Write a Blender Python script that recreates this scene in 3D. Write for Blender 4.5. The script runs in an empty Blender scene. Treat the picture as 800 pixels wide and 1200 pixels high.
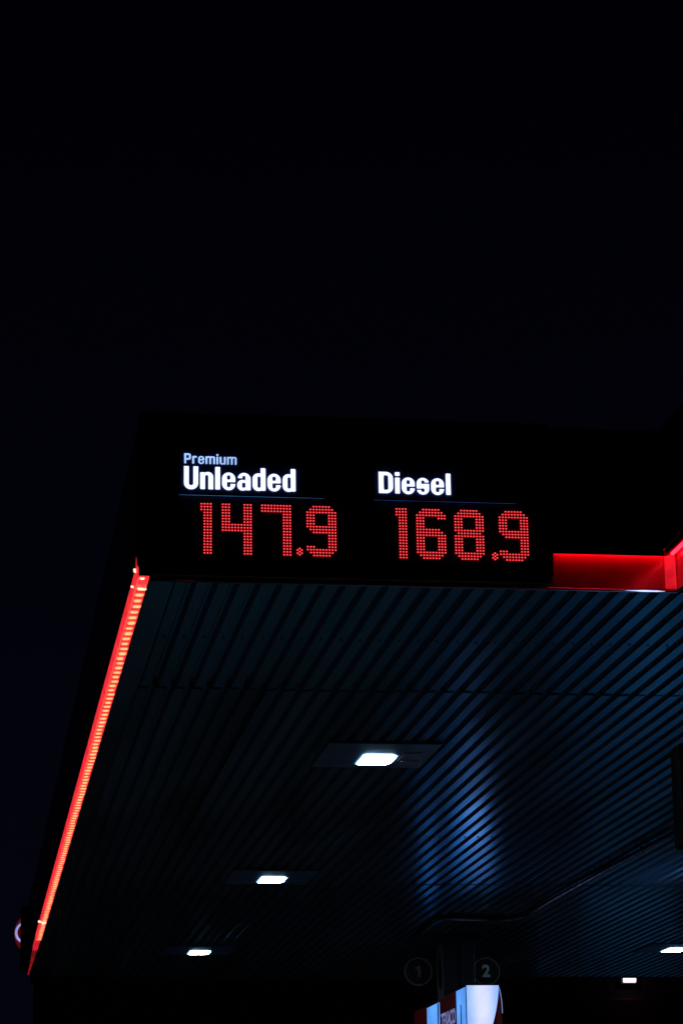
import bpy, math, random
from mathutils import Matrix, Vector

random.seed(7)
scene = bpy.context.scene
COL = scene.collection
PI = math.pi

# ------------------------------------------------------------------ camera
cd = bpy.data.cameras.new("camera")
cam = bpy.data.objects.new("camera", cd)
COL.objects.link(cam)
cd.sensor_fit = 'HORIZONTAL'
cd.sensor_width = 24.0
cd.lens = 90.0                      # short telephoto, portrait frame
cd.clip_start = 0.1
cd.clip_end = 5000.0
_y = Vector((-458.0, -860.0, -3000.0)).normalized()      # direction of the soffit ribs, seen from the camera
_x = Vector((20674.0, -545.0, -3000.0))                  # direction of the canopy's front edge
_x = (_x - _x.dot(_y) * _y).normalized()
_z = _x.cross(_y)
rot = Matrix((_x, _y, _z))          # rows: world axes in camera space
cam.matrix_world = Matrix.Translation((0, 0, 1.6)) @ rot.to_4x4()
scene.camera = cam

# ------------------------------------------------------------------ sky and exposure
world = bpy.data.worlds.new("World")
scene.world = world
world.use_nodes = True
wn, wl = world.node_tree.nodes, world.node_tree.links
wn.clear()
w_out = wn.new('ShaderNodeOutputWorld')
w_bg = wn.new('ShaderNodeBackground')
w_tc = wn.new('ShaderNodeTexCoord')
w_sep = wn.new('ShaderNodeSeparateXYZ')
w_ramp = wn.new('ShaderNodeValToRGB')
wl.new(w_tc.outputs['Generated'], w_sep.inputs[0])
wl.new(w_sep.outputs['Z'], w_ramp.inputs[0])
wl.new(w_ramp.outputs[0], w_bg.inputs[0])
wl.new(w_bg.outputs[0], w_out.inputs[0])
r = w_ramp.color_ramp
r.elements[0].position = 0.0
r.elements[0].color = (0.0012, 0.0014, 0.0045, 1)
r.elements[1].position = 1.0
r.elements[1].color = (0.0001, 0.0001, 0.0005, 1)
e = r.elements.new(0.22); e.color = (0.0007, 0.0009, 0.0032, 1)
e = r.elements.new(0.42); e.color = (0.0003, 0.0004, 0.0015, 1)
w_bg.inputs[1].default_value = 1.0

vs = scene.view_settings
vs.view_transform = 'Standard'
vs.look = 'None'
vs.exposure = 0.0
vs.gamma = 1.0
try:
    scene.cycles.use_denoising = True
    scene.cycles.max_bounces = 8
    scene.cycles.sample_clamp_indirect = 4.0
except Exception:
    pass

# ------------------------------------------------------------------ materials
def mat_new(name):
    m = bpy.data.materials.new(name)
    m.use_nodes = True
    nt = m.node_tree
    b = nt.nodes['Principled BSDF']
    return m, nt, b

def paint(name, col, rough=0.5, metal=0.0, spec=0.5, vary=0.25, scale=6.0, bump=0.0, bscale=40.0, rvary=0.12, coat=0.0, stretch=None):
    """painted or plain surface with procedural wear in colour, roughness and relief"""
    m, nt, b = mat_new(name)
    n, l = nt.nodes, nt.links
    tc = n.new('ShaderNodeTexCoord')
    mp = n.new('ShaderNodeMapping')
    if stretch: mp.inputs['Scale'].default_value = stretch
    l.new(tc.outputs['Object'], mp.inputs[0])
    nz = n.new('ShaderNodeTexNoise')
    nz.inputs['Scale'].default_value = scale
    nz.inputs['Detail'].default_value = 6
    l.new(mp.outputs[0], nz.inputs['Vector'])
    mix = n.new('ShaderNodeMix'); mix.data_type = 'RGBA'
    mix.inputs[6].default_value = (*[c * (1 - vary) for c in col], 1)
    mix.inputs[7].default_value = (*[min(1, c * (1 + vary)) for c in col], 1)
    l.new(nz.outputs[0], mix.inputs[0])
    l.new(mix.outputs[2], b.inputs['Base Color'])
    mr = n.new('ShaderNodeMapRange')
    mr.inputs[1].default_value = 0.3; mr.inputs[2].default_value = 0.7
    mr.inputs[3].default_value = max(0.02, rough - rvary); mr.inputs[4].default_value = min(1, rough + rvary)
    l.new(nz.outputs[0], mr.inputs[0])
    l.new(mr.outputs[0], b.inputs['Roughness'])
    b.inputs['Metallic'].default_value = metal
    b.inputs['Specular IOR Level'].default_value = spec
    b.inputs['Coat Weight'].default_value = coat
    b.inputs['Coat Roughness'].default_value = 0.08
    if bump > 0:
        n2 = n.new('ShaderNodeTexNoise'); n2.inputs['Scale'].default_value = bscale; n2.inputs['Detail'].default_value = 4
        l.new(mp.outputs[0], n2.inputs['Vector'])
        bp = n.new('ShaderNodeBump'); bp.inputs['Strength'].default_value = bump; bp.inputs['Distance'].default_value = 0.02
        l.new(n2.outputs[0], bp.inputs['Height'])
        l.new(bp.outputs[0], b.inputs['Normal'])
    return m

def glow(name, col, strength, base=(0.3, 0.3, 0.3), vary=0.0, scale=20.0, rough=0.3):
    """surface of a lamp, lit lettering or light strip"""
    m, nt, b = mat_new(name)
    n, l = nt.nodes, nt.links
    b.inputs['Base Color'].default_value = (*base, 1)
    b.inputs['Roughness'].default_value = rough
    b.inputs['Emission Color'].default_value = (*col, 1)
    b.inputs['Emission Strength'].default_value = strength
    if vary > 0:
        tc = n.new('ShaderNodeTexCoord')
        nz = n.new('ShaderNodeTexNoise'); nz.inputs['Scale'].default_value = scale; nz.inputs['Detail'].default_value = 3
        l.new(tc.outputs['Object'], nz.inputs['Vector'])
        mr = n.new('ShaderNodeMapRange')
        mr.inputs[1].default_value = 0.3; mr.inputs[2].default_value = 0.7
        mr.inputs[3].default_value = strength * (1 - vary); mr.inputs[4].default_value = strength * (1 + vary)
        l.new(nz.outputs[0], mr.inputs[0])
        l.new(mr.outputs[0], b.inputs['Emission Strength'])
    return m

M = {}
M['soffit'] = paint('soffit_paint', (0.26, 0.26, 0.275), 0.20, metal=0.73, spec=0.4, vary=0.3, scale=1.6, bump=0.06, bscale=1.5, rvary=0.06, stretch=(1.0, 0.25, 1.0))
M['soffit'].node_tree.nodes['Principled BSDF'].inputs['Specular Tint'].default_value = (0.09, 0.66, 1.0, 1)   # tints grazing reflections blue
M['soffit_edge'] = paint('soffit_cut_edge', (0.05, 0.055, 0.06), 0.5)
M['fascia'] = paint('fascia_black', (0.006, 0.006, 0.007), 0.4, vary=0.3, spec=0.25)
M['roof'] = paint('roof_sheet', (0.05, 0.05, 0.055), 0.7)
M['cabinet'] = paint('sign_black', (0.005, 0.005, 0.006), 0.5, spec=0.15)
M['window'] = paint('display_window', (0.07, 0.08, 0.11), 0.5, spec=0.2)
M['header'] = paint('header_acrylic', (0.03, 0.05, 0.17), 0.4, spec=0.1)
M['trim'] = paint('edge_trim_metal', (0.45, 0.48, 0.52), 0.22, metal=0.9, vary=0.15)
M['red_band'] = paint('red_gloss_panel', (0.60, 0.02, 0.075), 0.16, spec=0.5, vary=0.08, scale=14, rvary=0.04, bump=0.02, bscale=6)
M['red_led'] = glow('red_led_strip', (1.0, 0.012, 0.03), 7.0)
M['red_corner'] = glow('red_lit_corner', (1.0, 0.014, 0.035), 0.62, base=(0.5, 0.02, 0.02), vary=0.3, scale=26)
M['glint_white'] = glow('white_edge_glint', (0.55, 0.75, 1.3), 1.3)
M['red_diffuser'] = glow('red_lit_diffuser', (1.0, 0.032, 0.038), 0.95, base=(0.5, 0.02, 0.02), vary=0.25, scale=9)
M['red_side'] = glow('red_lit_side', (1.0, 0.030, 0.042), 0.9, base=(0.5, 0.02, 0.02), vary=0.28, scale=7)
M['red_line'] = glow('red_lit_seam', (1.0, 0.13, 0.09), 1.0)
M['red_mid'] = glow('red_mid_end', (1.0, 0.025, 0.05), 0.6, base=(0.4, 0.02, 0.02), vary=0.2, scale=5)
M['red_dim'] = glow('red_dim_end', (1.0, 0.03, 0.05), 0.20, base=(0.4, 0.02, 0.02), vary=0.5, scale=5)
M['led_amber'] = glow('led_module_light', (1.0, 0.56, 0.20), 1.15)
M['led_halo'] = glow('led_module_halo', (1.0, 0.14, 0.09), 0.95)
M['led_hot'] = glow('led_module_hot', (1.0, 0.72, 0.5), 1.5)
M['dot_red'] = glow('led_dot_red', (1.0, 0.010, 0.022), 1.0)
M['dot_core'] = glow('led_dot_core', (1.0, 0.36, 0.34), 1.15)
M['letter'] = glow('lit_letter', (0.86, 0.95, 1.3), 1.25)
M['letter_dim'] = glow('lit_letter_blue', (0.42, 0.66, 1.15), 0.9, vary=0.35, scale=9)
M['slot'] = glow('light_leak', (0.06, 0.22, 0.6), 0.7, vary=0.8, scale=5)
M['slot_dim'] = glow('light_leak_dim', (0.05, 0.16, 0.75), 0.28, vary=0.8, scale=5)
M['lens'] = glow('lamp_lens', (0.60, 0.80, 1.0), 115.0)
M['lens_skirt'] = glow('lamp_lens_skirt', (0.30, 0.65, 1.0), 10.0)
M['halo_rim'] = glow('lamp_halo_rim', (0.08, 0.36, 0.72), 0.55)
M['lens_far'] = glow('lamp_lens_wall', (1.0, 0.8, 0.9), 1.8)
M['plate'] = paint('lamp_plate', (0.02, 0.07, 0.15), 0.4, vary=0.12, scale=4)
M['lamp_frame'] = paint('lamp_frame', (0.05, 0.06, 0.075), 0.4)
M['sensor'] = paint('dull_cover', (0.20, 0.15, 0.20), 0.35, vary=0.5, scale=16)
M['column'] = paint('column_cladding', (0.03, 0.034, 0.05), 0.5, vary=0.15)
M['pipe'] = paint('pipe_grey', (0.012, 0.013, 0.015), 0.3)
M['black'] = paint('dull_black', (0.004, 0.004, 0.005), 0.7, spec=0.02)
M['panel_lit'] = glow('backlit_panel', (0.42, 0.62, 1.5), 1.0, vary=0.12, scale=5)
_nt = M['panel_lit'].node_tree
_n, _l = _nt.nodes, _nt.links
_tc = _n.new('ShaderNodeTexCoord'); _sx = _n.new('ShaderNodeSeparateXYZ'); _l.new(_tc.outputs['Object'], _sx.inputs[0])
_ab = _n.new('ShaderNodeMath'); _ab.operation = 'ABSOLUTE'; _l.new(_sx.outputs['X'], _ab.inputs[0])
_mr = _n.new('ShaderNodeMapRange'); _mr.interpolation_type = 'SMOOTHSTEP'; _mr.inputs[1].default_value = 0.02; _mr.inputs[2].default_value = 0.17
_l.new(_ab.outputs[0], _mr.inputs[0])
_mx = _n.new('ShaderNodeMix'); _mx.data_type = 'RGBA'
_mx.inputs[6].default_value = (0.70, 0.75, 1.5, 1); _mx.inputs[7].default_value = (0.27, 0.50, 1.3, 1)     # tube in the middle of the box
_l.new(_mr.outputs[0], _mx.inputs[0]); _l.new(_mx.outputs[2], _n['Principled BSDF'].inputs['Emission Color'])
M['panel_blue'] = glow('backlit_panel_side', (0.10, 0.34, 0.95), 1.0, vary=0.2, scale=4)
M['panel_red'] = glow('backlit_red', (1.0, 0.02, 0.02), 0.010, base=(0.05, 0.002, 0.002), vary=0.3, scale=4)
M['panel_text'] = glow('backlit_text', (0.45, 0.5, 1.2), 0.35)
M['panel_edge'] = glow('backlit_edge', (0.35, 0.5, 1.0), 0.6)
M['disc'] = paint('number_disc', (0.008, 0.006, 0.007), 0.5)
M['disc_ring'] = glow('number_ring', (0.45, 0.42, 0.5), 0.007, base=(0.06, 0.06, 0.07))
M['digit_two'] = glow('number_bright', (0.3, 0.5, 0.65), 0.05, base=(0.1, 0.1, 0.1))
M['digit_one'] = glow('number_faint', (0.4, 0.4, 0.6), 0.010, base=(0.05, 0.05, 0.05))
M['oval_white'] = glow('oval_white', (0.42, 0.45, 1.0), 0.8, vary=0.3, scale=3)
M['oval_red'] = glow('oval_red', (1.0, 0.01, 0.02), 0.07, vary=0.5, scale=3)
M['ground'] = paint('dark_ground', (0.05, 0.05, 0.05), 0.8, scale=0.6, bump=0.2, bscale=60)
M['concrete'] = paint('forecourt_asphalt', (0.21, 0.19, 0.175), 0.7, scale=0.8, bump=0.2, bscale=30)
M['kerb'] = paint('kerb_concrete', (0.3, 0.3, 0.29), 0.8, scale=3)
M['wall'] = paint('shop_wall', (0.07, 0.05, 0.05), 0.8, scale=2)
M['shop_fascia'] = paint('shop_fascia_red', (0.20, 0.02, 0.02), 0.5)
M['glass'] = paint('dark_glass', (0.01, 0.012, 0.015), 0.08)

# ------------------------------------------------------------------ mesh helpers
class MB:
    """collects faces in world metres; build() links them as ONE mesh object"""
    def __init__(s): s.v = []; s.f = []; s.m = []; s.cur = 0
    def add(s, vs, fs):
        o = len(s.v)
        s.v += [tuple(p) for p in vs]
        for f in fs:
            s.f.append([o + i for i in f]); s.m.append(s.cur)
        return s
    def box(s, x0, x1, y0, y1, z0, z1, bev=0.0):
        if bev <= 0:
            vs = [(x0,y0,z0),(x1,y0,z0),(x1,y1,z0),(x0,y1,z0),(x0,y0,z1),(x1,y0,z1),(x1,y1,z1),(x0,y1,z1)]
            return s.add(vs, [(0,3,2,1),(4,5,6,7),(0,1,5,4),(1,2,6,5),(2,3,7,6),(3,0,4,7)])
        b = bev
        rings = []
        for z, i in ((z0, b), (z0 + b, 0), (z1 - b, 0), (z1, b)):
            rings.append([(x0+i+b*(i==0),y0+i,z),(x1-i-b*(i==0),y0+i,z),(x1-i,y0+i+b*(i==0),z),(x1-i,y1-i-b*(i==0),z),
                          (x1-i-b*(i==0),y1-i,z),(x0+i+b*(i==0),y1-i,z),(x0+i,y1-i-b*(i==0),z),(x0+i,y0+i+b*(i==0),z)])
        return s.loft(rings)
    def loft(s, rings, caps=True):
        n = len(rings[0]); vs = [p for r_ in rings for p in r_]; fs = []
        for k in range(len(rings) - 1):
            for i in range(n):
                j = (i + 1) % n
                fs.append((k*n+i, k*n+j, (k+1)*n+j, (k+1)*n+i))
        if caps:
            fs.append(tuple(reversed(range(n)))); fs.append(tuple(range((len(rings)-1)*n, len(rings)*n)))
        return s.add(vs, fs)
    def prism_y(s, poly, y0, y1):
        """poly of (x, z), extruded from y0 (front) to y1"""
        n = len(poly)
        vs = [(x, y0, z) for x, z in poly] + [(x, y1, z) for x, z in poly]
        fs = [tuple(range(n)), tuple(reversed(range(n, 2*n)))]
        fs += [(i, n+i, n+(i+1) % n, (i+1) % n) for i in range(n)]
        return s.add(vs, fs)
    def prism_z(s, poly, z0, z1):
        n = len(poly)
        vs = [(x, y, z0) for x, y in poly] + [(x, y, z1) for x, y in poly]
        fs = [tuple(reversed(range(n))), tuple(range(n, 2*n))]
        fs += [(i, (i+1) % n, n+(i+1) % n, n+i) for i in range(n)]
        return s.add(vs, fs)
    def tube(s, pts, rad, n=8):
        rings = []
        pts = [Vector(p) for p in pts]
        for i, p in enumerate(pts):
            d = (pts[min(i+1, len(pts)-1)] - pts[max(i-1, 0)]).normalized()
            up = Vector((0, 0, 1)) if abs(d.z) < 0.9 else Vector((1, 0, 0))
            a = d.cross(up).normalized(); b = a.cross(d)
            rings.append([tuple(p + a*rad*math.cos(2*PI*k/n) + b*rad*math.sin(2*PI*k/n)) for k in range(n)])
        return s.loft(rings)
    def build(s, name, mats, parent=None, smooth=False):
        o = base_of(parent)
        me = bpy.data.meshes.new(name)
        me.from_pydata([(x-o[0], y-o[1], z-o[2]) for x, y, z in s.v], [], s.f)
        if not isinstance(mats, (list, tuple)): mats = [mats]
        for m in mats: me.materials.append(m)
        if len(mats) > 1: me.polygons.foreach_set('material_index', s.m)
        if smooth: me.polygons.foreach_set('use_smooth', [True]*len(me.polygons))
        me.validate(); me.update()
        return link(name, me, parent)

def link(name, me, parent=None):
    ob = bpy.data.objects.new(name, me)
    COL.objects.link(ob)
    if parent: ob.parent = parent
    return ob

def base_of(p):
    """world position of a parent chain (translations only)"""
    x = [0.0, 0.0, 0.0]
    while p is not None:
        for i in range(3): x[i] += p.location[i]
        p = p.parent
    return x

def thing(name, label, cat, loc, group=None):
    ob = bpy.data.objects.new(name, None)
    COL.objects.link(ob)
    ob.empty_display_size = 0.2
    ob.location = loc
    ob['label'] = label; ob['category'] = cat
    if group: ob['group'] = group
    return ob

def copy_thing(root, loc, label):
    r_ = root.copy(); COL.objects.link(r_); r_.location = loc; r_['label'] = label
    for ch in list(root.children):
        c = ch.copy(); COL.objects.link(c); c.parent = r_
        for g in list(ch.children):
            d = g.copy(); COL.objects.link(d); d.parent = c
    return r_

def kind(ob, k='structure'):
    ob['kind'] = k
    return ob

# ------------------------------------------------------------------ ground
kind(MB().add([(-3000,-3000,-0.15),(3000,-3000,-0.15),(3000,3000,-0.15),(-3000,3000,-0.15)], [(0,1,2,3)]).build('ground', M['ground']))
kind(MB().box(-6, 22, 3, 44.9, -0.3, 0.0).build('forecourt', M['concrete']))

# ------------------------------------------------------------------ canopy
YF, YB, XL, XR = 11.68, 30.40, 0.79, 10.10      # front band, back edge, left fascia, right end
ZS = 4.60                                        # lowest face of the soffit
canopy = thing('canopy', 'dark petrol station canopy with ribbed metal soffit and red lit left edge', 'canopy', (5.06, 26.18, 0))

PITCH, NR = 0.1025, 7
def soffit_mesh(y0, y1, z, n, name):
    """one sheet of n ribs: wide flat pans hang lowest, narrow tapered grooves between"""
    b = MB()
    pan, sl, dep, th = 0.055, 0.017, 0.030, 0.006
    prof = []
    for k in range(n):
        x = k * PITCH
        prof += [(x, 0), (x + pan, 0), (x + pan + sl, dep), (x + PITCH - sl, dep)]
    prof.append((n * PITCH - 0.0008, 0))
    ys = [y0, y1]
    vs, fs = [], []
    for (x, dz) in prof:
        yj = y0 + random.uniform(-0.012, 0.012) * (y0 > 13)
        vs += [(x, yj, z + dz), (x, y1, z + dz), (x, yj, z + dz + th * random.uniform(0.6, 1.9))]
    for i in range(len(prof) - 1):
        a = i * 3
        fs.append((a, a+1, a+4, a+3))            # sheet
        fs.append((a, a+3, a+5, a+2))            # cut end turned to the viewer
    b.add(vs, fs)
    me = bpy.data.meshes.new(name)
    me.from_pydata(b.v, [], b.f)
    me.materials.append(M['soffit']); me.materials.append(M['soffit_edge'])
    for p in me.polygons: p.material_index = p.index % 2
    me.update()
    return me

X0 = 0.965
rows = [(YF + 0.022, 14.10, ZS, 0), (14.10, 22.20, ZS - 0.006, 0), (22.20, YB - 0.03, ZS - 0.012, 0)]
ncol = 13
for (y0, y1, z, c0) in rows:
    me = soffit_mesh(y0, y1, z, NR, 'soffit_panel')
    for c in range(c0, ncol):
        ob = link('soffit_panel', me, canopy)
        o = base_of(canopy)
        dz = random.uniform(-0.0012, 0.0012)
        ob.location = (X0 + c * NR * PITCH - o[0], random.uniform(-0.012, 0.012) * (y0 > 13) - o[1], dz - o[2])
        ob.rotation_euler = (0, random.uniform(-0.0015, 0.0015), 0)
me = soffit_mesh(6.05, YF - 0.03, ZS, NR, 'soffit_panel')
for c in range(4, ncol):
    ob = link('soffit_panel', me, canopy)
    o = base_of(canopy)
    ob.location = (X0 + c * NR * PITCH - o[0], -o[1], -o[2])
# flat margin along the left edge
MB().box(0.846, X0 - 0.002, YF + 0.022, YB - 0.03, ZS + 0.002, ZS + 0.02).build('soffit_margin', M['soffit'], canopy)

# screw heads on the pans
b = MB()
for yl, z in ((12.84, ZS), (19.46, ZS - 0.006), (25.12, ZS - 0.012)):
    for k in range(ncol * NR):
        x = X0 + k * PITCH + 0.038 + random.uniform(-0.004, 0.004); y = yl + random.uniform(-0.012, 0.012)
        b.prism_z([(x + 0.006*math.cos(q*PI/3), y + 0.006*math.sin(q*PI/3)) for q in range(6)], z - 0.007, z + 0.002)
kind(b.build('screw', M['soffit_edge'], canopy), 'stuff')

# roof deck and fascias
MB().box(0.86, XR, YF + 0.09, YB - 0.06, 4.75, 5.32).build('roof', M['roof'], canopy)
MB().box(3.50, XR, 6.1, YF + 0.06, 4.75, 5.315).build('roof', M['roof'], canopy)
ZT = 5.398
MB().box(XL, 3.326, 11.61, YF - 0.002, 4.790, ZT, 0.004).box(2.775, 3.327, 11.6105, 11.622, 4.762, 4.789).build('fascia', M['fascia'], canopy)
MB().box(0.80, 2.770, 11.6102, 11.676, 4.6125, 4.788, 0.003).build('filler_panel', M['fascia'], canopy)
MB().box(XL, 0.855, YF + 0.002, YB, 4.652, ZT, 0.004).build('fascia', M['fascia'], canopy)
MB().box(3.328, 3.401, 6.0, YF - 0.002, 4.790, ZT, 0.004).box(3.3285, 3.340, 6.001, 11.6225, 4.762, 4.789).build('fascia', M['fascia'], canopy)
MB().box(3.403, XR, 6.0, 6.05, 4.62, ZT, 0.004).build('fascia', M['fascia'], canopy)
MB().box(0.857, XR, YB - 0.05, YB, 4.585, ZT, 0.004).build('fascia', M['fascia'], canopy)
MB().box(XR + 0.002, XR + 0.06, 6.0, YB, 4.60, ZT, 0.004).build('fascia', M['fascia'], canopy)
# red gloss band set back under the fascia, and its lamps
MB().box(2.70, 3.403, YF, YF + 0.02, 4.612, 4.80).build('red_band', M['red_band'], canopy)
MB().box(0.846, 2.698, YF, YF + 0.02, 4.612, 4.80).build('filler_panel', M['fascia'], canopy)
MB().box(3.405, 3.425, 6.05, YF + 0.018, 4.612, 4.80).build('red_band', M['red_band'], canopy)
MB().box(2.80, 3.345, 11.652, 11.664, 4.779, 4.7895).build('led_strip', M['red_led'], canopy)
MB().box(3.374, 3.388, 6.2, 11.66, 4.779, 4.7895).build('led_strip', M['red_led'], canopy)
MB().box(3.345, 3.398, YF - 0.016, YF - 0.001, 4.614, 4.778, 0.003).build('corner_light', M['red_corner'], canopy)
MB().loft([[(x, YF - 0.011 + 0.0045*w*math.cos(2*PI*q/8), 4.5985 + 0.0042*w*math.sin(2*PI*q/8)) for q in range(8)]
           for x, w in ((3.145, 0.12), (3.17, 0.35), (3.20, 0.6), (3.225, 1.0), (3.25, 1.0), (3.275, 0.75), (3.30, 0.8), (3.32, 0.4), (3.34, 0.12))]).build('edge_glint', M['glint_white'], canopy, smooth=True)  # reflected glint on the lip put in as a glowing sliver
# bright rounded lip where the band meets the soffit
def lip(p0, p1, name='edge_trim'):
    return MB().tube([p0, p1], 0.0085, 12).build(name, M['trim'], canopy, smooth=True)
lip((0.85, YF - 0.001, 4.602), (3.40, YF - 0.001, 4.602))
lip((3.402, YF - 0.005, 4.602), (3.402, 6.06, 4.602))
MB().tube([(0.86, YB - 0.056, 4.584), (XR, YB - 0.056, 4.584)], 0.006, 8).build('edge_trim', M['pipe'], canopy, smooth=True)

# red light channel along the left edge: lit side, lit underside, LED modules behind the underside
YL0, YL1 = 11.60, 26.6
MB().box(0.777, 0.7885, YL0, YL1, 4.592, 4.648).build('light_channel', M['red_side'], canopy)
MB().box(0.7895, 0.838, YL0, YL1, 4.590, 4.600).build('light_diffuser', M['red_diffuser'], canopy)
MB().tube([(0.7885, YL0 + 0.01, 4.5905), (0.7885, YL1, 4.5905)], 0.0022, 6).build('light_seam', M['red_line'], canopy)
MB().box(0.779, 0.829, YL1 + 0.004, YL1 + 0.9, 4.592, 4.640).build('light_channel', M['red_mid'], canopy)
MB().loft([[(x0_, yy, 4.593), (x1_, yy, 4.593), (x1_, yy, 4.63), (x0_, yy, 4.63)] for yy, x0_, x1_ in ((YL1 + 0.905, 0.782, 0.826), (28.6, 0.79, 0.822), (YB - 0.25, 0.80, 0.812))]).build('light_channel', M['red_dim'], canopy)
MB().box(0.7892, 0.8460, YL0 + 0.004, YB - 0.3, 4.6006, 4.6515).build('channel_light_block', M['black'], canopy)  # black block added to keep strip light off the fascia
MB().box(0.715, 0.788, YB - 0.2, YB - 0.01, 4.66, ZT - 0.003, 0.01).build('corner_fin', M['black'], canopy)  # plain black fin widening the back corner over part of the oval sign
MB().loft([[(0.7765 + w*math.cos(2*PI*q/6), 11.598 + w*math.sin(2*PI*q/6), z_) for q in range(6)] for z_, w in ((4.645, 0.004), (4.665, 0.0025), (4.69, 0.0006))]).build('light_channel', M['red_mid'], canopy)
MB().box(0.8385, 0.845, YL0 + 0.02, YB - 0.3, 4.588, 4.66).build('channel_rail', M['black'], canopy)
def led(y, w=0.034, l_=0.050, x=0.803):
    return (x, w, y, l_)
lm = MB()
poly = [(0.006, -0.5), (0.028, -0.5), (0.034, -0.2), (0.034, 0.2), (0.027, 0.5), (0.005, 0.5), (0, 0.2), (0, -0.2)]
lm.prism_z([(x, y * 0.052) for x, y in poly], -0.0025, 0.0)
led_me = bpy.data.meshes.new('led_module')
nb = len(lm.f)
lm.prism_z([(0.017 + (x - 0.017) * 1.35, y * 0.052 * 1.45) for x, y in poly], -0.0015, 0.0002)  # wider ring carries the painted halo of each LED
led_me.from_pydata(lm.v, [], lm.f); led_me.materials.append(M['led_amber']); led_me.materials.append(M['led_halo'])
for p in led_me.polygons: p.material_index = 0 if p.index < nb else 1; led_me.update()
k = 0
y = YL0 + 0.21
o = base_of(canopy)
while y < YL1 - 0.05:
    ob = link('led_module', led_me, canopy)
    ob.location = (0.7975 + random.uniform(-0.003, 0.003) - o[0], y - o[1], 4.5898 - o[2])
    ob.scale = (random.uniform(0.85, 1.1), random.uniform(0.8, 1.15), 1)
    y += 0.1165
    k += 1
# hot spots at the joints of the channel
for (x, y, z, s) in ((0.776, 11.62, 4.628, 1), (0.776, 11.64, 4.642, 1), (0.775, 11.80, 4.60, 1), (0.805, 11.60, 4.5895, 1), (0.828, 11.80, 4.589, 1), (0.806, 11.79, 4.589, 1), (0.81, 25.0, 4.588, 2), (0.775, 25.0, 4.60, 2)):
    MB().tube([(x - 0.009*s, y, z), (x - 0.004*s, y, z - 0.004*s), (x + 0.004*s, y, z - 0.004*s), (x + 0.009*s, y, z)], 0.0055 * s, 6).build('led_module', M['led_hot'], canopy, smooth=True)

# columns with two-piece cladding
def column(cx, cy):
    cl = MB().box(cx - 0.152, cx + 0.012, cy - 0.18, cy + 0.18, 0, 4.584, 0.006).build('column', M['column'], canopy)
    MB().box(cx + 0.018, cx + 0.178, cy - 0.18, cy + 0.18, 0, 4.5838, 0.006).build('cladding', M['column'], cl)
CX, CY1, CY2 = 5.057, 26.18, 15.0
column(CX, CY1)
column(CX, CY2)

# ------------------------------------------------------------------ lettering: outlines cut from distance fields
def rr(x, y, x0, y0, x1, y1, r):
    """signed distance to a rounded rectangle (negative inside)"""
    cx, cy = (x0 + x1) / 2, (y0 + y1) / 2
    r = min(r, (x1 - x0) / 2, (y1 - y0) / 2)
    dx = abs(x - cx) - (x1 - x0) / 2 + r; dy = abs(y - cy) - (y1 - y0) / 2 + r
    return math.hypot(max(dx, 0), max(dy, 0)) + min(max(dx, dy), 0) - r
def cutbelow(d, y, v): return max(d, v - y)
def cutabove(d, y, v): return max(d, y - v)
def sub(d, *e): 
    for q in e: d = max(d, -q)
    return d
S = 0.205      # stem of the heavy letters
def g_U(x, y):
    d = cutabove(rr(x, y, 0, -.02, .60, 1.6, .28), y, 1)
    return sub(d, rr(x, y, S, .15, .60 - S, 1.8, .09))
def g_n(x, y, w=.55, s=S):
    stem = rr(x, y, 0, 0, s, .745, .01)
    arch = cutbelow(rr(x, y, s * .55, -.6, w, .765, .25), y, 0)
    return min(stem, sub(arch, rr(x, y, s, -.8, w - s, .63, .06)))
def g_u(x, y, w=.55, s=S): return g_n(w - x, .745 - y, w, s)
def g_l(x, y): return rr(x, y, 0, 0, S, 1, .01)
def g_i(x, y, s=S): return min(rr(x, y, 0, 0, s, .745, .01), rr(x, y, 0, .83, s, 1, .01))
def g_e(x, y, w=.56, s=S):
    d = rr(x, y, 0, -.02, w, .765, .28)
    return sub(d, rr(x, y, s, .445, w - s, .645, .06), rr(x, y, s, .11, w - s, .345, .06), rr(x, y, s, .262, w + .2, .345, .01))
def g_a(x, y, w=.555, s=S):
    top = cutbelow(rr(x, y, .02, .1, w, .765, .26), y, .36)
    top = sub(top, rr(x, y, s + .01, .2, w - s, .645, .06), rr(x, y, -.3, .2, s + .02, .53, .01))
    bowl = rr(x, y, 0, -.02, w - .1, .455, .22)
    bowl = sub(bowl, rr(x, y, s - .005, .105, w - s, .335, .05))
    st = rr(x, y, w - s, 0, w + .01, .6, .03)
    return min(top, bowl, st)
def g_d(x, y, w=.55, s=S):
    bowl = sub(rr(x, y, 0, -.02, w - .06, .765, .25), rr(x, y, s, .12, w - s, .63, .06))
    return min(bowl, rr(x, y, w - s, 0, w, 1, .01))
def g_D(x, y):
    d = max(rr(x, y, -.4, 0, .62, 1, .30), -x)
    return sub(d, rr(x, y, S - .2, .155, .62 - S, .845, .08) if x > S else 1) if x > S - .02 else d
def g_s(x, y, w=.54, s=.2):
    d = rr(x, y, 0, -.02, w, .765, .27)
    d = sub(d, rr(x, y, s, .475, w - s, .65, .05), rr(x, y, w - s - .03, .49, w + .2, .555, .01))
    return sub(d, rr(x, y, s, .10, w - s, .275, .05), rr(x, y, -.2, .195, s + .03, .26, .01))
T = .175
def g_P(x, y):
    bowl = max(rr(x, y, -.4, .37, .60, 1, .2), -x)
    bowl = sub(bowl, rr(x, y, T, .52, .60 - T, .85, .1))
    return min(bowl, rr(x, y, 0, 0, T, 1, .01))
def g_r(x, y):
    arm = rr(x, y, .06, .53, .42, .765, .12)
    arm = sub(arm, rr(x, y, T, .2, .7, .60, .1))
    return min(rr(x, y, 0, 0, T, .745, .01), arm)
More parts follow.
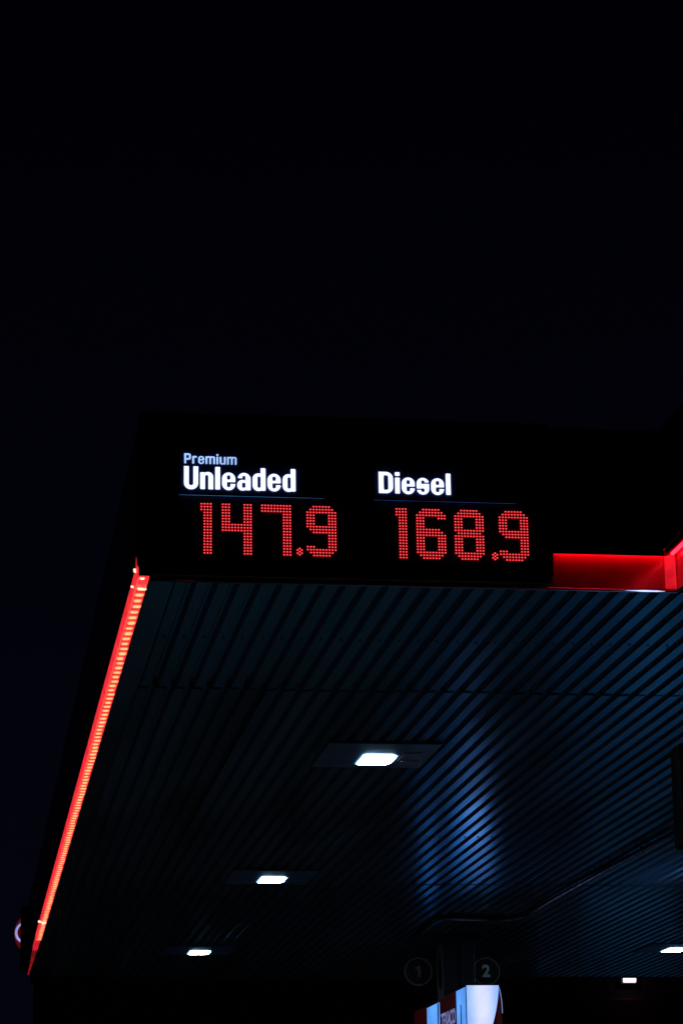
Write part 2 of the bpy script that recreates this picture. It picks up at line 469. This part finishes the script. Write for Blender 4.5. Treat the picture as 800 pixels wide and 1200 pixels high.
def g_m(x, y, w=.86, s=.165):
    g = (w - 3 * s) / 2
    a1 = cutbelow(rr(x, y, s * .5, -.6, 2*s + g, .765, .16), y, 0)
    a2 = cutbelow(rr(x, y, s + g + .02, -.6, w, .765, .16), y, 0)
    d = min(sub(a1, rr(x, y, s, -.8, s + g, .63, .07)), sub(a2, rr(x, y, 2*s + g, -.8, w - s, .63, .07)))
    return min(d, rr(x, y, 0, 0, s, .745, .01))
def g_e2(x, y): return g_e(x, y, .54, .17)
def g_i2(x, y): return g_i(x, y, T)
def g_u2(x, y): return g_u(x, y, .55, T)

def glyph(mb, fn, w, ox, oz, sx, sz, yp, step=0.025):
    """marching squares over the field; cells inside, cut cells clipped to the outline"""
    nx = int((w + 0.1) / step) + 1; ny = int(1.1 / step) + 1
    x0, y0 = -0.05, -0.05
    F = [[fn(x0 + i*step, y0 + j*step) for i in range(nx + 1)] for j in range(ny + 1)]
    for j in range(ny):
        i = 0
        while i < nx:
            c = [(i, j), (i+1, j), (i+1, j+1), (i, j+1)]
            v = [F[b_][a_] for a_, b_ in c]
            if max(v) <= 0:
                i2 = i
                while i2 + 1 < nx and max(F[j][i2+1], F[j][i2+2], F[j+1][i2+1], F[j+1][i2+2]) <= 0: i2 += 1
                pts = [(i, j), (i2+1, j), (i2+1, j+1), (i, j+1)]
                i = i2 + 1
            elif min(v) < 0:
                pts = []
                for q in range(4):
                    a_, b_ = c[q], c[(q+1) % 4]; va, vb = v[q], v[(q+1) % 4]
                    if va <= 0: pts.append(a_)
                    if (va <= 0) != (vb <= 0):
                        t = va / (va - vb)
                        pts.append((a_[0] + (b_[0]-a_[0])*t, a_[1] + (b_[1]-a_[1])*t))
                i += 1
            else:
                i += 1; continue
            if len(pts) >= 3:
                vs = [(ox + (x0 + px*step)*sx, yp, oz + (y0 + py*step)*sz) for px, py in pts]
                mb.add(vs, [tuple(range(len(vs)))])

HEAVY = {'U': (g_U, .60), 'n': (g_n, .55), 'l': (g_l, S), 'e': (g_e, .56), 'a': (g_a, .565), 'd': (g_d, .55), 'D': (g_D, .62), 'i': (g_i, S), 's': (g_s, .54)}
LIGHT = {'P': (g_P, .60), 'r': (g_r, .42), 'e': (g_e2, .54), 'm': (g_m, .86), 'i': (g_i2, T), 'u': (g_u2, .55)}
def word(text, table, x0, x1, z0, cap, yp, mat, parent, gap, name='lettering'):
    total = sum(table[c][1] for c in text) + gap * (len(text) - 1)
    sx = (x1 - x0) / total
    mb = MB(); x = x0
    for c in text:
        fn, w = table[c]
        glyph(mb, fn, w, x, z0, sx, cap, yp)
        x += (w + gap) * sx
    ob = mb.build(name, mat, parent)
    return ob

# ------------------------------------------------------------------ price sign on the fascia
YS = 11.58
sign = thing('price_sign', 'black price sign on canopy corner with red 147.9 and 168.9 under white lettering', 'price sign', (1.88, 11.6, 4.64))
MB().box(0.785, 2.772, YS + 0.004, 11.608, 4.640, 5.406, 0.003).build('cabinet', M['cabinet'], sign)

DIG = {}
def _rows(spec):
    out = []
    for rws, cols in spec:
        for r_ in rws:
            for c in cols: out.append((c, r_))
    return out
L3, R3, ALL = [0,1,2], [7,8,9], list(range(10))
r_ = range
DIG['1'] = _rows([(r_(0,3), [0,1,2,3]), (r_(3,18), [1,2,3])])
DIG['4'] = _rows([(r_(0,7), L3+R3), (r_(7,10), ALL), (r_(10,18), R3)])
DIG['7'] = _rows([(r_(0,3), ALL), (r_(3,18), R3)])
DIG['9'] = _rows([([0], r_(2,8)), ([1], r_(1,9)), ([2], ALL), (r_(3,7), L3+R3), ([7], ALL), ([8], r_(1,10)), ([9], r_(2,10)), (r_(10,14), R3), ([14], L3+R3), ([15], ALL), ([16], r_(1,9)), ([17], r_(2,8))])
DIG['6'] = _rows([([0], r_(2,8)), ([1], r_(1,9)), ([2], ALL), ([3], L3+R3), (r_(4,7), L3), ([7], r_(0,8)), ([8], r_(0,9)), ([9], ALL), (r_(10,15), L3+R3), ([15], ALL), ([16], r_(1,9)), ([17], r_(2,8))])
DIG['8'] = _rows([([0], r_(2,8)), ([1], r_(1,9)), ([2], ALL), (r_(3,7), L3+R3), ([7], ALL), ([8], r_(1,9)), ([9], ALL), (r_(10,15), L3+R3), ([15], ALL), ([16], r_(1,9)), ([17], r_(2,8))])
DIG['.'] = [(0, 0), (-0.95, 0.53), (0.95, 0.53), (0, 1.08), (-0.95, 1.62), (0.95, 1.62), (0, 2.16)]
PX, PZ, ZTOP = 0.01478, 0.01412, 4.9525

def led_dot(mb, x, z, yp):
    """a domed LED: dim red skirt and a hot core"""
    R, n = 0.0052, 8
    ring = lambda r0, y, dx=0, dz=0: [(x + dx + r0*1.12*math.cos(2*PI*k/n), y, z + dz + r0*0.86*math.sin(2*PI*k/n)) for k in range(n)]
    a, b_ = ring(R, yp), ring(R*0.8, yp - 0.003)
    c, d = ring(R*0.36, yp - 0.0045, 0.0003, 0.0003), ring(R*0.2, yp - 0.0052, 0.0004, 0.0003)
    for q, rings in ((0, (a, b_, c)), (1, (c, d))):
        mb.cur = q
        mb.loft([list(reversed(w)) for w in rings], caps=False)
    mb.cur = 1
    mb.add(d, [tuple(reversed(range(n)))])
    mb.cur = 0

def display(x0, x1, digits, name_words, slot):
    win = MB().box(x0, x1, YS + 0.0005, YS + 0.0038, 4.690, 4.987).build('display_window', M['window'], sign)
    for ch, dx in digits:
        mb = MB()
        for c, rw in DIG[ch]:
            if ch == '.': led_dot(mb, dx + c*PX*0.72, ZTOP - (14.72 + rw)*PZ, YS)
            else: led_dot(mb, dx + c*PX, ZTOP - rw*PZ, YS)
        ob = mb.build('decimal_point' if ch == '.' else 'led_digit', [M['dot_red'], M['dot_core']], win)
        ob['kind'] = 'stuff'
    # header panel stands proud; light leaks from the slot under it
    MB().box(x0, x1, YS - 0.012, YS + 0.0036, 4.994, 5.235, 0.002).box(x0 + 0.001, x1 - 0.001, YS - 0.0119, YS - 0.0108, 4.9918, 4.9945).build('header_panel', M['header'], sign)
    MB().box(x0 + 0.002, x1 - 0.26, YS - 0.010, YS - 0.002, 4.9930, 4.9937).box(x1 - 0.258, x1 - 0.09, YS - 0.007, YS - 0.004, 4.9930, 4.9937).build('light_slot', M[slot], sign)
    for w, tb, a, b_, z, cap, mt, gp in name_words:
        word(w, tb, a, b_, z, cap, YS - 0.0165, M[mt], sign, gp)

display(0.972, 1.752, [('1', 1.080), ('4', 1.181), ('7', 1.368), ('.', 1.5455), ('9', 1.584)],
        [('Premium', LIGHT, 0.997, 1.246, 5.1450, 0.0500, 'letter_dim', .115), ('Unleaded', HEAVY, 0.996, 1.527, 5.0205, 0.1110, 'letter', .085)], 'slot')
display(1.903, 2.686, [('1', 2.013), ('6', 2.112), ('8', 2.297), ('.', 2.486), ('9', 2.514)],
        [('Diesel', HEAVY, 1.927, 2.276, 5.0250, 0.1060, 'letter', .085)], 'slot_dim')

# ------------------------------------------------------------------ soffit lamps
def soffit_lamp(x, y, label, sensor=False):
    t = thing('canopy_light', label, 'light', (x, y, ZS), 'lights set in the canopy soffit')
    z = ZS - 0.014
    MB().box(x - 0.38, x + 0.34, y - 0.52, y + 0.32, z - 0.006, z + 0.008, 0.002).build('mounting_plate', M['plate'], t)
    poly = [(-0.112, -0.165), (-0.095, -0.185), (0.09, -0.185), (0.128, -0.12), (0.128, 0.10), (0.105, 0.18), (-0.112, 0.185)]
    poly = [(px * 0.94, py * 0.96) for px, py in poly]
    n = len(poly)
    big = [(px * 1.13, py * 1.14) for px, py in poly]
    MB().loft([[(x+px, y+py, z - 0.0055) for px, py in reversed(big)], [(x+px, y+py, z - 0.0075) for px, py in reversed(poly)]], caps=False).build('lamp_frame', M['halo_rim'], t)  # blue halo round the lens put into this glowing rim
    small = [(px * 0.94, py * 0.97) for px, py in poly]
    lens = MB().loft([[(x+px*.998, y+py*.998, z - 0.0065) for px, py in reversed(poly)], [(x+px, y+py, z - 0.0125) for px, py in reversed(small)]], caps=False)
    lens.cur = 1
    lens.add([(x+px, y+py, z - 0.0125) for px, py in reversed(small)], [tuple(range(n))]).build('lens', [M['lens_skirt'], M['lens']], t)
    if sensor:
        MB().prism_z([(x + 0.15, y - 0.22), (x + 0.26, y - 0.24), (x + 0.30, y + 0.02), (x + 0.33, y + 0.21), (x + 0.17, y + 0.22), (x + 0.15, y + 0.05)], z - 0.010, z - 0.0058).build('cover', M['sensor'], t)
        MB().box(x + 0.17, x + 0.29, y + 0.03, y + 0.06, z - 0.018, z - 0.0102, 0.002).build('cover_clip', M['lamp_frame'], t)
    return t
soffit_lamp(2.632, 16.11, 'largest lit white lamp in a metal plate, nearest light below the price sign', True)
l2 = soffit_lamp(2.640, 21.82, 'middle lit white lamp of the three-lamp row on the left of the soffit')
copy_thing(l2, (2.545, 27.56, ZS), 'farthest lit white lamp of the left row, lowest one near the red edge strip')
copy_thing(l2, (7.70, 27.25, ZS), 'lit white soffit lamp cut by the right side of the photo, right of number 2')
copy_thing(l2, (7.68, 21.82, ZS), 'white soffit lamp of the right row, middle of its row')
copy_thing(l2, (7.68, 16.11, ZS), 'white soffit lamp of the right row, nearest to the front edge')

# ------------------------------------------------------------------ conduit along the ribs to the column
cond = thing('conduit', 'thin dark conduit bending along the ribbed soffit between column and black box', 'conduit', (5.35, 24.2, ZS))
zc = ZS - 0.040
path = [(5.46, 16.2), (5.43, 18.0), (5.405, 19.1), (5.372, 20.5), (5.352, 21.8), (5.345, 22.9), (5.352, 23.7), (5.342, 24.05), (5.30, 24.3), (5.22, 24.40), (5.0, 24.36), (4.75, 24.31), (4.62, 24.27), (4.572, 24.35), (4.565, 24.7), (4.60, 25.6), (4.635, 26.6)]
MB().tube([(x, y, zc) for x, y in path], 0.026, 10).build('pipe', M['pipe'], cond, smooth=True)
MB().box(5.03, 5.16, 24.30, 24.46, zc - 0.035, zc + 0.02, 0.008).build('junction_box', M['pipe'], cond)
for (x, y) in ((5.29, 24.33), (5.352, 23.2), (5.39, 19.8), (5.44, 17.4), (4.58, 25.1)):
    MB().box(x - 0.035, x + 0.035, y - 0.015, y + 0.015, zc - 0.02, zc + 0.026, 0.004).build('clip', M['pipe'], cond)

# ------------------------------------------------------------------ black box on a post in front of the canopy, cut by the right side
hb = thing('post_box', 'black square box at the right side of the photo in front of the ribbed soffit', 'box', (3.23, 10.07, 0))
MB().box(2.890, 3.510, 10.0, 10.15, 3.115, 3.534, 0.008).build('housing', M['black'], hb)
MB().box(2.920, 3.480, 9.99, 9.9995, 3.145, 3.504, 0.003).build('face_panel', M['black'], hb)
MB().tube([(3.23, 10.19, 0), (3.23, 10.19, 3.484)], 0.038, 14).build('post', M['pipe'], hb, smooth=True)
MB().box(3.14, 3.32, 10.10, 10.28, 0.001, 0.02).build('base_plate', M['pipe'], hb)

# ------------------------------------------------------------------ lit pump sign round the column
def text_mesh(body, size, bold=0.0):
    cu = bpy.data.curves.new('lettering', 'FONT')
    cu.body = body; cu.size = size; cu.offset = bold
    cu.align_x = 'CENTER'; cu.align_y = 'CENTER'
    tmp = bpy.data.objects.new('lettering', cu)
    COL.objects.link(tmp)
    me = bpy.data.meshes.new_from_object(tmp)
    bpy.data.objects.remove(tmp)
    return me

def pump_sign(cy, label):
    d = cy - CY1
    xa, xb = 4.896, 5.218
    z0, z1 = 3.26, 3.962
    t = thing('pump_sign', label, 'pump sign', (CX, cy, 2.85), 'lit signs round the canopy columns')
    yf = 24.776 + d
    # body, rounded on its right side, open round the column
    body = [(xa + 0.012, z0), (5.02, z0), (5.05, 3.30), (5.16, 3.60), (5.215, 3.80), (5.222, 3.93), (5.20, z1 - 0.004), (xa + 0.012, z1 - 0.004)]
    MB().prism_y(body, yf + 0.03, yf + 1.21).build('housing', M['black'], t)
    MB().prism_y(body, yf + 1.60, yf + 2.94).build('housing', M['black'], t)
    # white front shield
    R = []
    for i in range(13):
        z = z1 - (z1 - z0) * i / 12.0
        R.append((xb - 0.20 * ((z1 - z) / (z1 - z0)) ** 1.7, z))
    shield = [(xa, z1)] + [(xa, z0)] + list(reversed(R))
    MB().prism_y(shield, yf, yf + 0.028).build('front_panel', M['panel_lit'], t)
    edge = [(xa - 0.003, z0), (xa + 0.001, z0), (xa + 0.001, z1 + 0.001), (xb, z1 + 0.001), (xb, z1 + 0.006), (xa - 0.003, z1 + 0.006)]
    MB().prism_y(edge, yf - 0.002, yf + 0.03).build('panel_rim', M['black'], t)
    # red flank right of the shield with a thin lit line
    fl = [(5.224, 3.945), (5.236, 3.90), (5.250, 3.80), (5.252, 3.62), (5.235, 3.40), (5.215, 3.32), (5.19, z0), (5.04, z0), (5.08, 3.32), (5.12, 3.40), (5.195, 3.62), (5.218, 3.80)]
    MB().prism_y(list(reversed(fl)), yf + 0.035, yf + 0.6).build('flank', M['panel_red'], t)
    ln = [(5.224, 3.950), (5.238, 3.90), (5.2515, 3.80), (5.2535, 3.70), (5.2575, 3.70), (5.2555, 3.80), (5.242, 3.90), (5.228, 3.952)]
    MB().prism_y(ln, yf + 0.033, yf + 0.05).build('flank_edge', M['panel_edge'], t)
    # left side panels, front to back: white, red with lettering, white, red
    def side(y0, y1, m, name, zt=3.952):
        return MB().box(xa - 0.002, xa + 0.0115, y0 + d, y1 + d, z0 + 0.02, zt, 0.002).build(name, M[m], t)
    side(24.812, 25.29, 'panel_blue', 'white_panel')
    rd = side(25.31, 26.19, 'panel_red', 'red_panel', 3.958)
    side(26.25, 26.93, 'panel_blue', 'white_panel', 3.930)
    side(26.95, 27.70, 'panel_red', 'red_panel', 3.955)
    MB().box(xa - 0.006, xa - 0.0022, 26.26 + d, 26.30 + d, z0 + 0.03, 3.925).build('panel_rim', M['black'], t)
    MB().box(xa - 0.006, xa - 0.0022, 25.04 + d, 25.07 + d, 3.36, 3.80).build('panel_rim', M['black'], t)
    me = text_mesh('TEXACO', 0.20, 0.006)
    Mx = Matrix(((0, 0, -1, 0), (-1, 0, 0, 0), (0, 1, 0, 0), (0, 0, 0, 1)))      # faces -X, reads from far to near
    me.transform(Mx)
    xs = [v.co.y for v in me.vertices]
    sc = 0.76 / (max(xs) - min(xs))
    for v in me.vertices: v.co.y *= sc
    me.materials.append(M['panel_text'])
    ob = link('lettering', me, rd)
    o = base_of(rd)
    ob.location = (xa - 0.004 - o[0], 25.73 + d - o[1], 3.715 - o[2])
    return t
pump_sign(CY1, 'lit white and red pump sign below the number 2 at the bottom of the photo')
pump_sign(CY2, 'lit white and red pump sign added out of view for the soffit to reflect')  # second sign, unseen, added to give the soffit a reflection

# ------------------------------------------------------------------ pump number discs on both sides of the column
def number_disc(x, digit, matn, label):
    z, y = 4.248, 26.30
    t = thing('number_sign', label, 'number sign', (x, y, z), 'pump numbers either side of the column')
    n = 40
    R, r0 = 0.146, 0.131
    c = lambda q, yy: [(x + q*math.cos(2*PI*k/n), yy, z + q*math.sin(2*PI*k/n)) for k in range(n)]
    MB().loft([list(reversed(w)) for w in (c(R, y + 0.03), c(R, y))], caps=True).build('disc', M['disc'], t)
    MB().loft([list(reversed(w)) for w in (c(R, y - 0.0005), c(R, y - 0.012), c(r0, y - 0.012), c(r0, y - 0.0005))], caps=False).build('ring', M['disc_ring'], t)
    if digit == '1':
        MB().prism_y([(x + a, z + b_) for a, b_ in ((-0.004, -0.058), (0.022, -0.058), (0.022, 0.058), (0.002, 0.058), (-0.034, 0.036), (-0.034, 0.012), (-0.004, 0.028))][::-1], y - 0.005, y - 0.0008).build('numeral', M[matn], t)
    else:
        me = text_mesh(digit, 0.17, 0.006)
        me.transform(Matrix(((1, 0, 0, 0), (0, 0, -1, 0), (0, 1, 0, 0), (0, 0, 0, 1))))
        me.materials.append(M[matn])
        ob = link('numeral', me, t); ob.location = (0, -0.004, 0)
    s = 1 if x < CX else -1
    MB().box(min(x + s*R, CX - s*0.18), max(x + s*R, CX - s*0.18), y + 0.005, y + 0.025, z - 0.03, z + 0.03).build('bracket', M['pipe'], t)
number_disc(4.700, '1', 'digit_one', 'dark round sign with a faint number 1 left of the column')
number_disc(5.412, '2', 'digit_two', 'dark round sign with a grey number 2 right of the column')

# ------------------------------------------------------------------ shop behind, with a wall lamp and an oval sign
shop = thing('shop_building', 'dark shop building behind the canopy at the bottom of the photo', 'building', (12, 50, 0))
MB().box(1.62, 30, 45, 56, -0.1, 7.0).build('wall', M['wall'], shop)
MB().box(1.55, 30.1, 44.9, 56.1, 7.002, 7.4, 0.02).build('roof', M['roof'], shop)
MB().box(3.0, 29, 44.93, 44.998, 4.7, 5.65, 0.01).build('fascia', M['shop_fascia'], shop)
M['added_window_glow'] = glow('added_window_glow', (0.30, 0.55, 1.0), 0.024, base=(0.02, 0.02, 0.02), vary=0.35, scale=0.5)  # window glow added out of view for the soffit to reflect
M['added_glow_panel'] = glow('added_glow_panel', (0.16, 0.50, 1.0), 0.4, base=(0.02, 0.02, 0.02), vary=0.3, scale=1.5)  # unseen glowing panel added to make a bright patch on the soffit
for i in range(6):
    x = 6.2 + i * 3.9
    w = MB().box(x, x + 3.6, 44.95, 44.997, 2.1, 3.8).build('window', M['added_window_glow'] if i else M['glass'], shop)  # glowing windows added out of view for the soffit to reflect
    MB().box(x - 0.06, x + 3.66, 44.94, 44.9965, 2.0, 2.098).build('sill', M['kerb'], w)
    for k in range(4):
        xx = x + k * 1.18
        MB().box(xx, xx + 0.06, 44.92, 44.949, 2.1, 3.8).build('frame', M['black'], w)
    if i == 1:
        MB().box(11.1, 12.7, 44.935, 44.9965, 1.15, 1.55).build('added_glow_panel', M['added_glow_panel'], w)

wlp = thing('wall_lamp', 'small lit lamp on the dark shop just under the canopy back edge', 'lamp', (11.83, 44.93, 5.96))
MB().box(11.68, 11.98, 44.90, 44.928, 5.90, 6.05, 0.006).build('lamp_base', M['lamp_frame'], wlp)
MB().tube([(11.72, 44.88, 5.975), (11.94, 44.88, 5.975)], 0.048, 10).build('lens', M['lens_far'], wlp, smooth=True)

ov = thing('oval_sign', 'small red sign with a white ring beside the far end of the red strip', 'sign', (1.19, 45.2, 6.77))
def oval(rx, rz, y0, y1, name, m):
    n = 40
    c = lambda yy: [(1.215 + rx*math.cos(2*PI*k/n), yy, 6.81 + rz*math.sin(2*PI*k/n)) for k in range(n)]
    MB().loft([list(reversed(w)) for w in (c(y1), c(y0))]).build(name, m, ov)
oval(0.255, 0.33, 45.12, 45.28, 'rim', M['oval_red'])
oval(0.250, 0.205, 45.105, 45.119, 'ring', M['oval_white'])
oval(0.207, 0.18, 45.095, 45.104, 'face', M['oval_red'])
MB().box(1.44, 1.619, 45.17, 45.23, 6.70, 6.84).build('bracket', M['pipe'], ov)

# ------------------------------------------------------------------ light blue vehicle added out of view, its lamp-lit roof brightens the soffit reflection
reflector_van = thing('reflector_van', 'light blue vehicle added out of view to brighten the soffit reflection', 'reflector_van', (6.95, 23.4, 0))
def reflector_van_ring(y, x0, x1, z0, z1, b):
    return [(x0, y, z0), (x1, y, z0), (x1, y, z1*0.62), (x1 - b*0.5, y, z1 - b), (x1 - b*1.5, y, z1), (x0 + b*1.5, y, z1), (x0 + b*0.5, y, z1 - b), (x0, y, z1*0.62)]
M['reflector_van'] = paint('reflector_van_paint', (0.20, 0.54, 0.92), 0.3, vary=0.04, scale=2, coat=0.5)
M['reflector_tyre'] = paint('reflector_tyre_rubber', (0.02, 0.02, 0.02), 0.8)
M['rim'] = paint('reflector_wheel_rim', (0.4, 0.4, 0.42), 0.35, metal=0.8)
M['reflector_lampglass'] = paint('reflector_van_lamp_glass', (0.5, 0.5, 0.5), 0.1)
MB().loft([reflector_van_ring(20.9, 6.06, 7.84, 0.5, 0.95, 0.10), reflector_van_ring(21.0, 6.0, 7.9, 0.30, 1.15, 0.12), reflector_van_ring(21.75, 5.99, 7.91, 0.30, 1.35, 0.12), reflector_van_ring(22.5, 6.02, 7.88, 0.30, 2.12, 0.12),
           reflector_van_ring(23.0, 6.0, 7.9, 0.30, 2.24, 0.12), reflector_van_ring(25.7, 6.0, 7.9, 0.30, 2.26, 0.12), reflector_van_ring(25.9, 6.04, 7.86, 0.36, 2.18, 0.12)]).build('body', M['reflector_van'], reflector_van)
MB().add([(6.2, 21.78, 1.405), (7.7, 21.78, 1.405), (7.6, 22.42, 2.07), (6.3, 22.42, 2.07)], [(0, 1, 2, 3)]).build('reflector_windscreen', M['glass'], reflector_van)
for x in (5.985, 7.905):
    MB().box(x, x + 0.012, 22.55, 23.35, 1.25, 1.75).build('window', M['glass'], reflector_van)  # side window of the added vehicle
    for y in (21.75, 25.0):
        s_ = -1 if x < 7 else 1
        xo = x + 0.006 + s_ * 0.02
        wt = MB().tube([(xo - 0.1, y, 0.34), (xo + 0.1, y, 0.34)], 0.34, 20).build('reflector_wheel', M['reflector_tyre'], reflector_van)
        MB().tube([(xo - 0.106, y, 0.34), (xo + 0.106, y, 0.34)], 0.2, 16).build('rim', M['rim'], wt)  # wheel rim of the added vehicle
for x in (6.12, 7.5):
    MB().box(x, x + 0.28, 20.905, 20.96, 0.72, 0.9, 0.02).build('reflector_headlight', M['reflector_lampglass'], reflector_van)
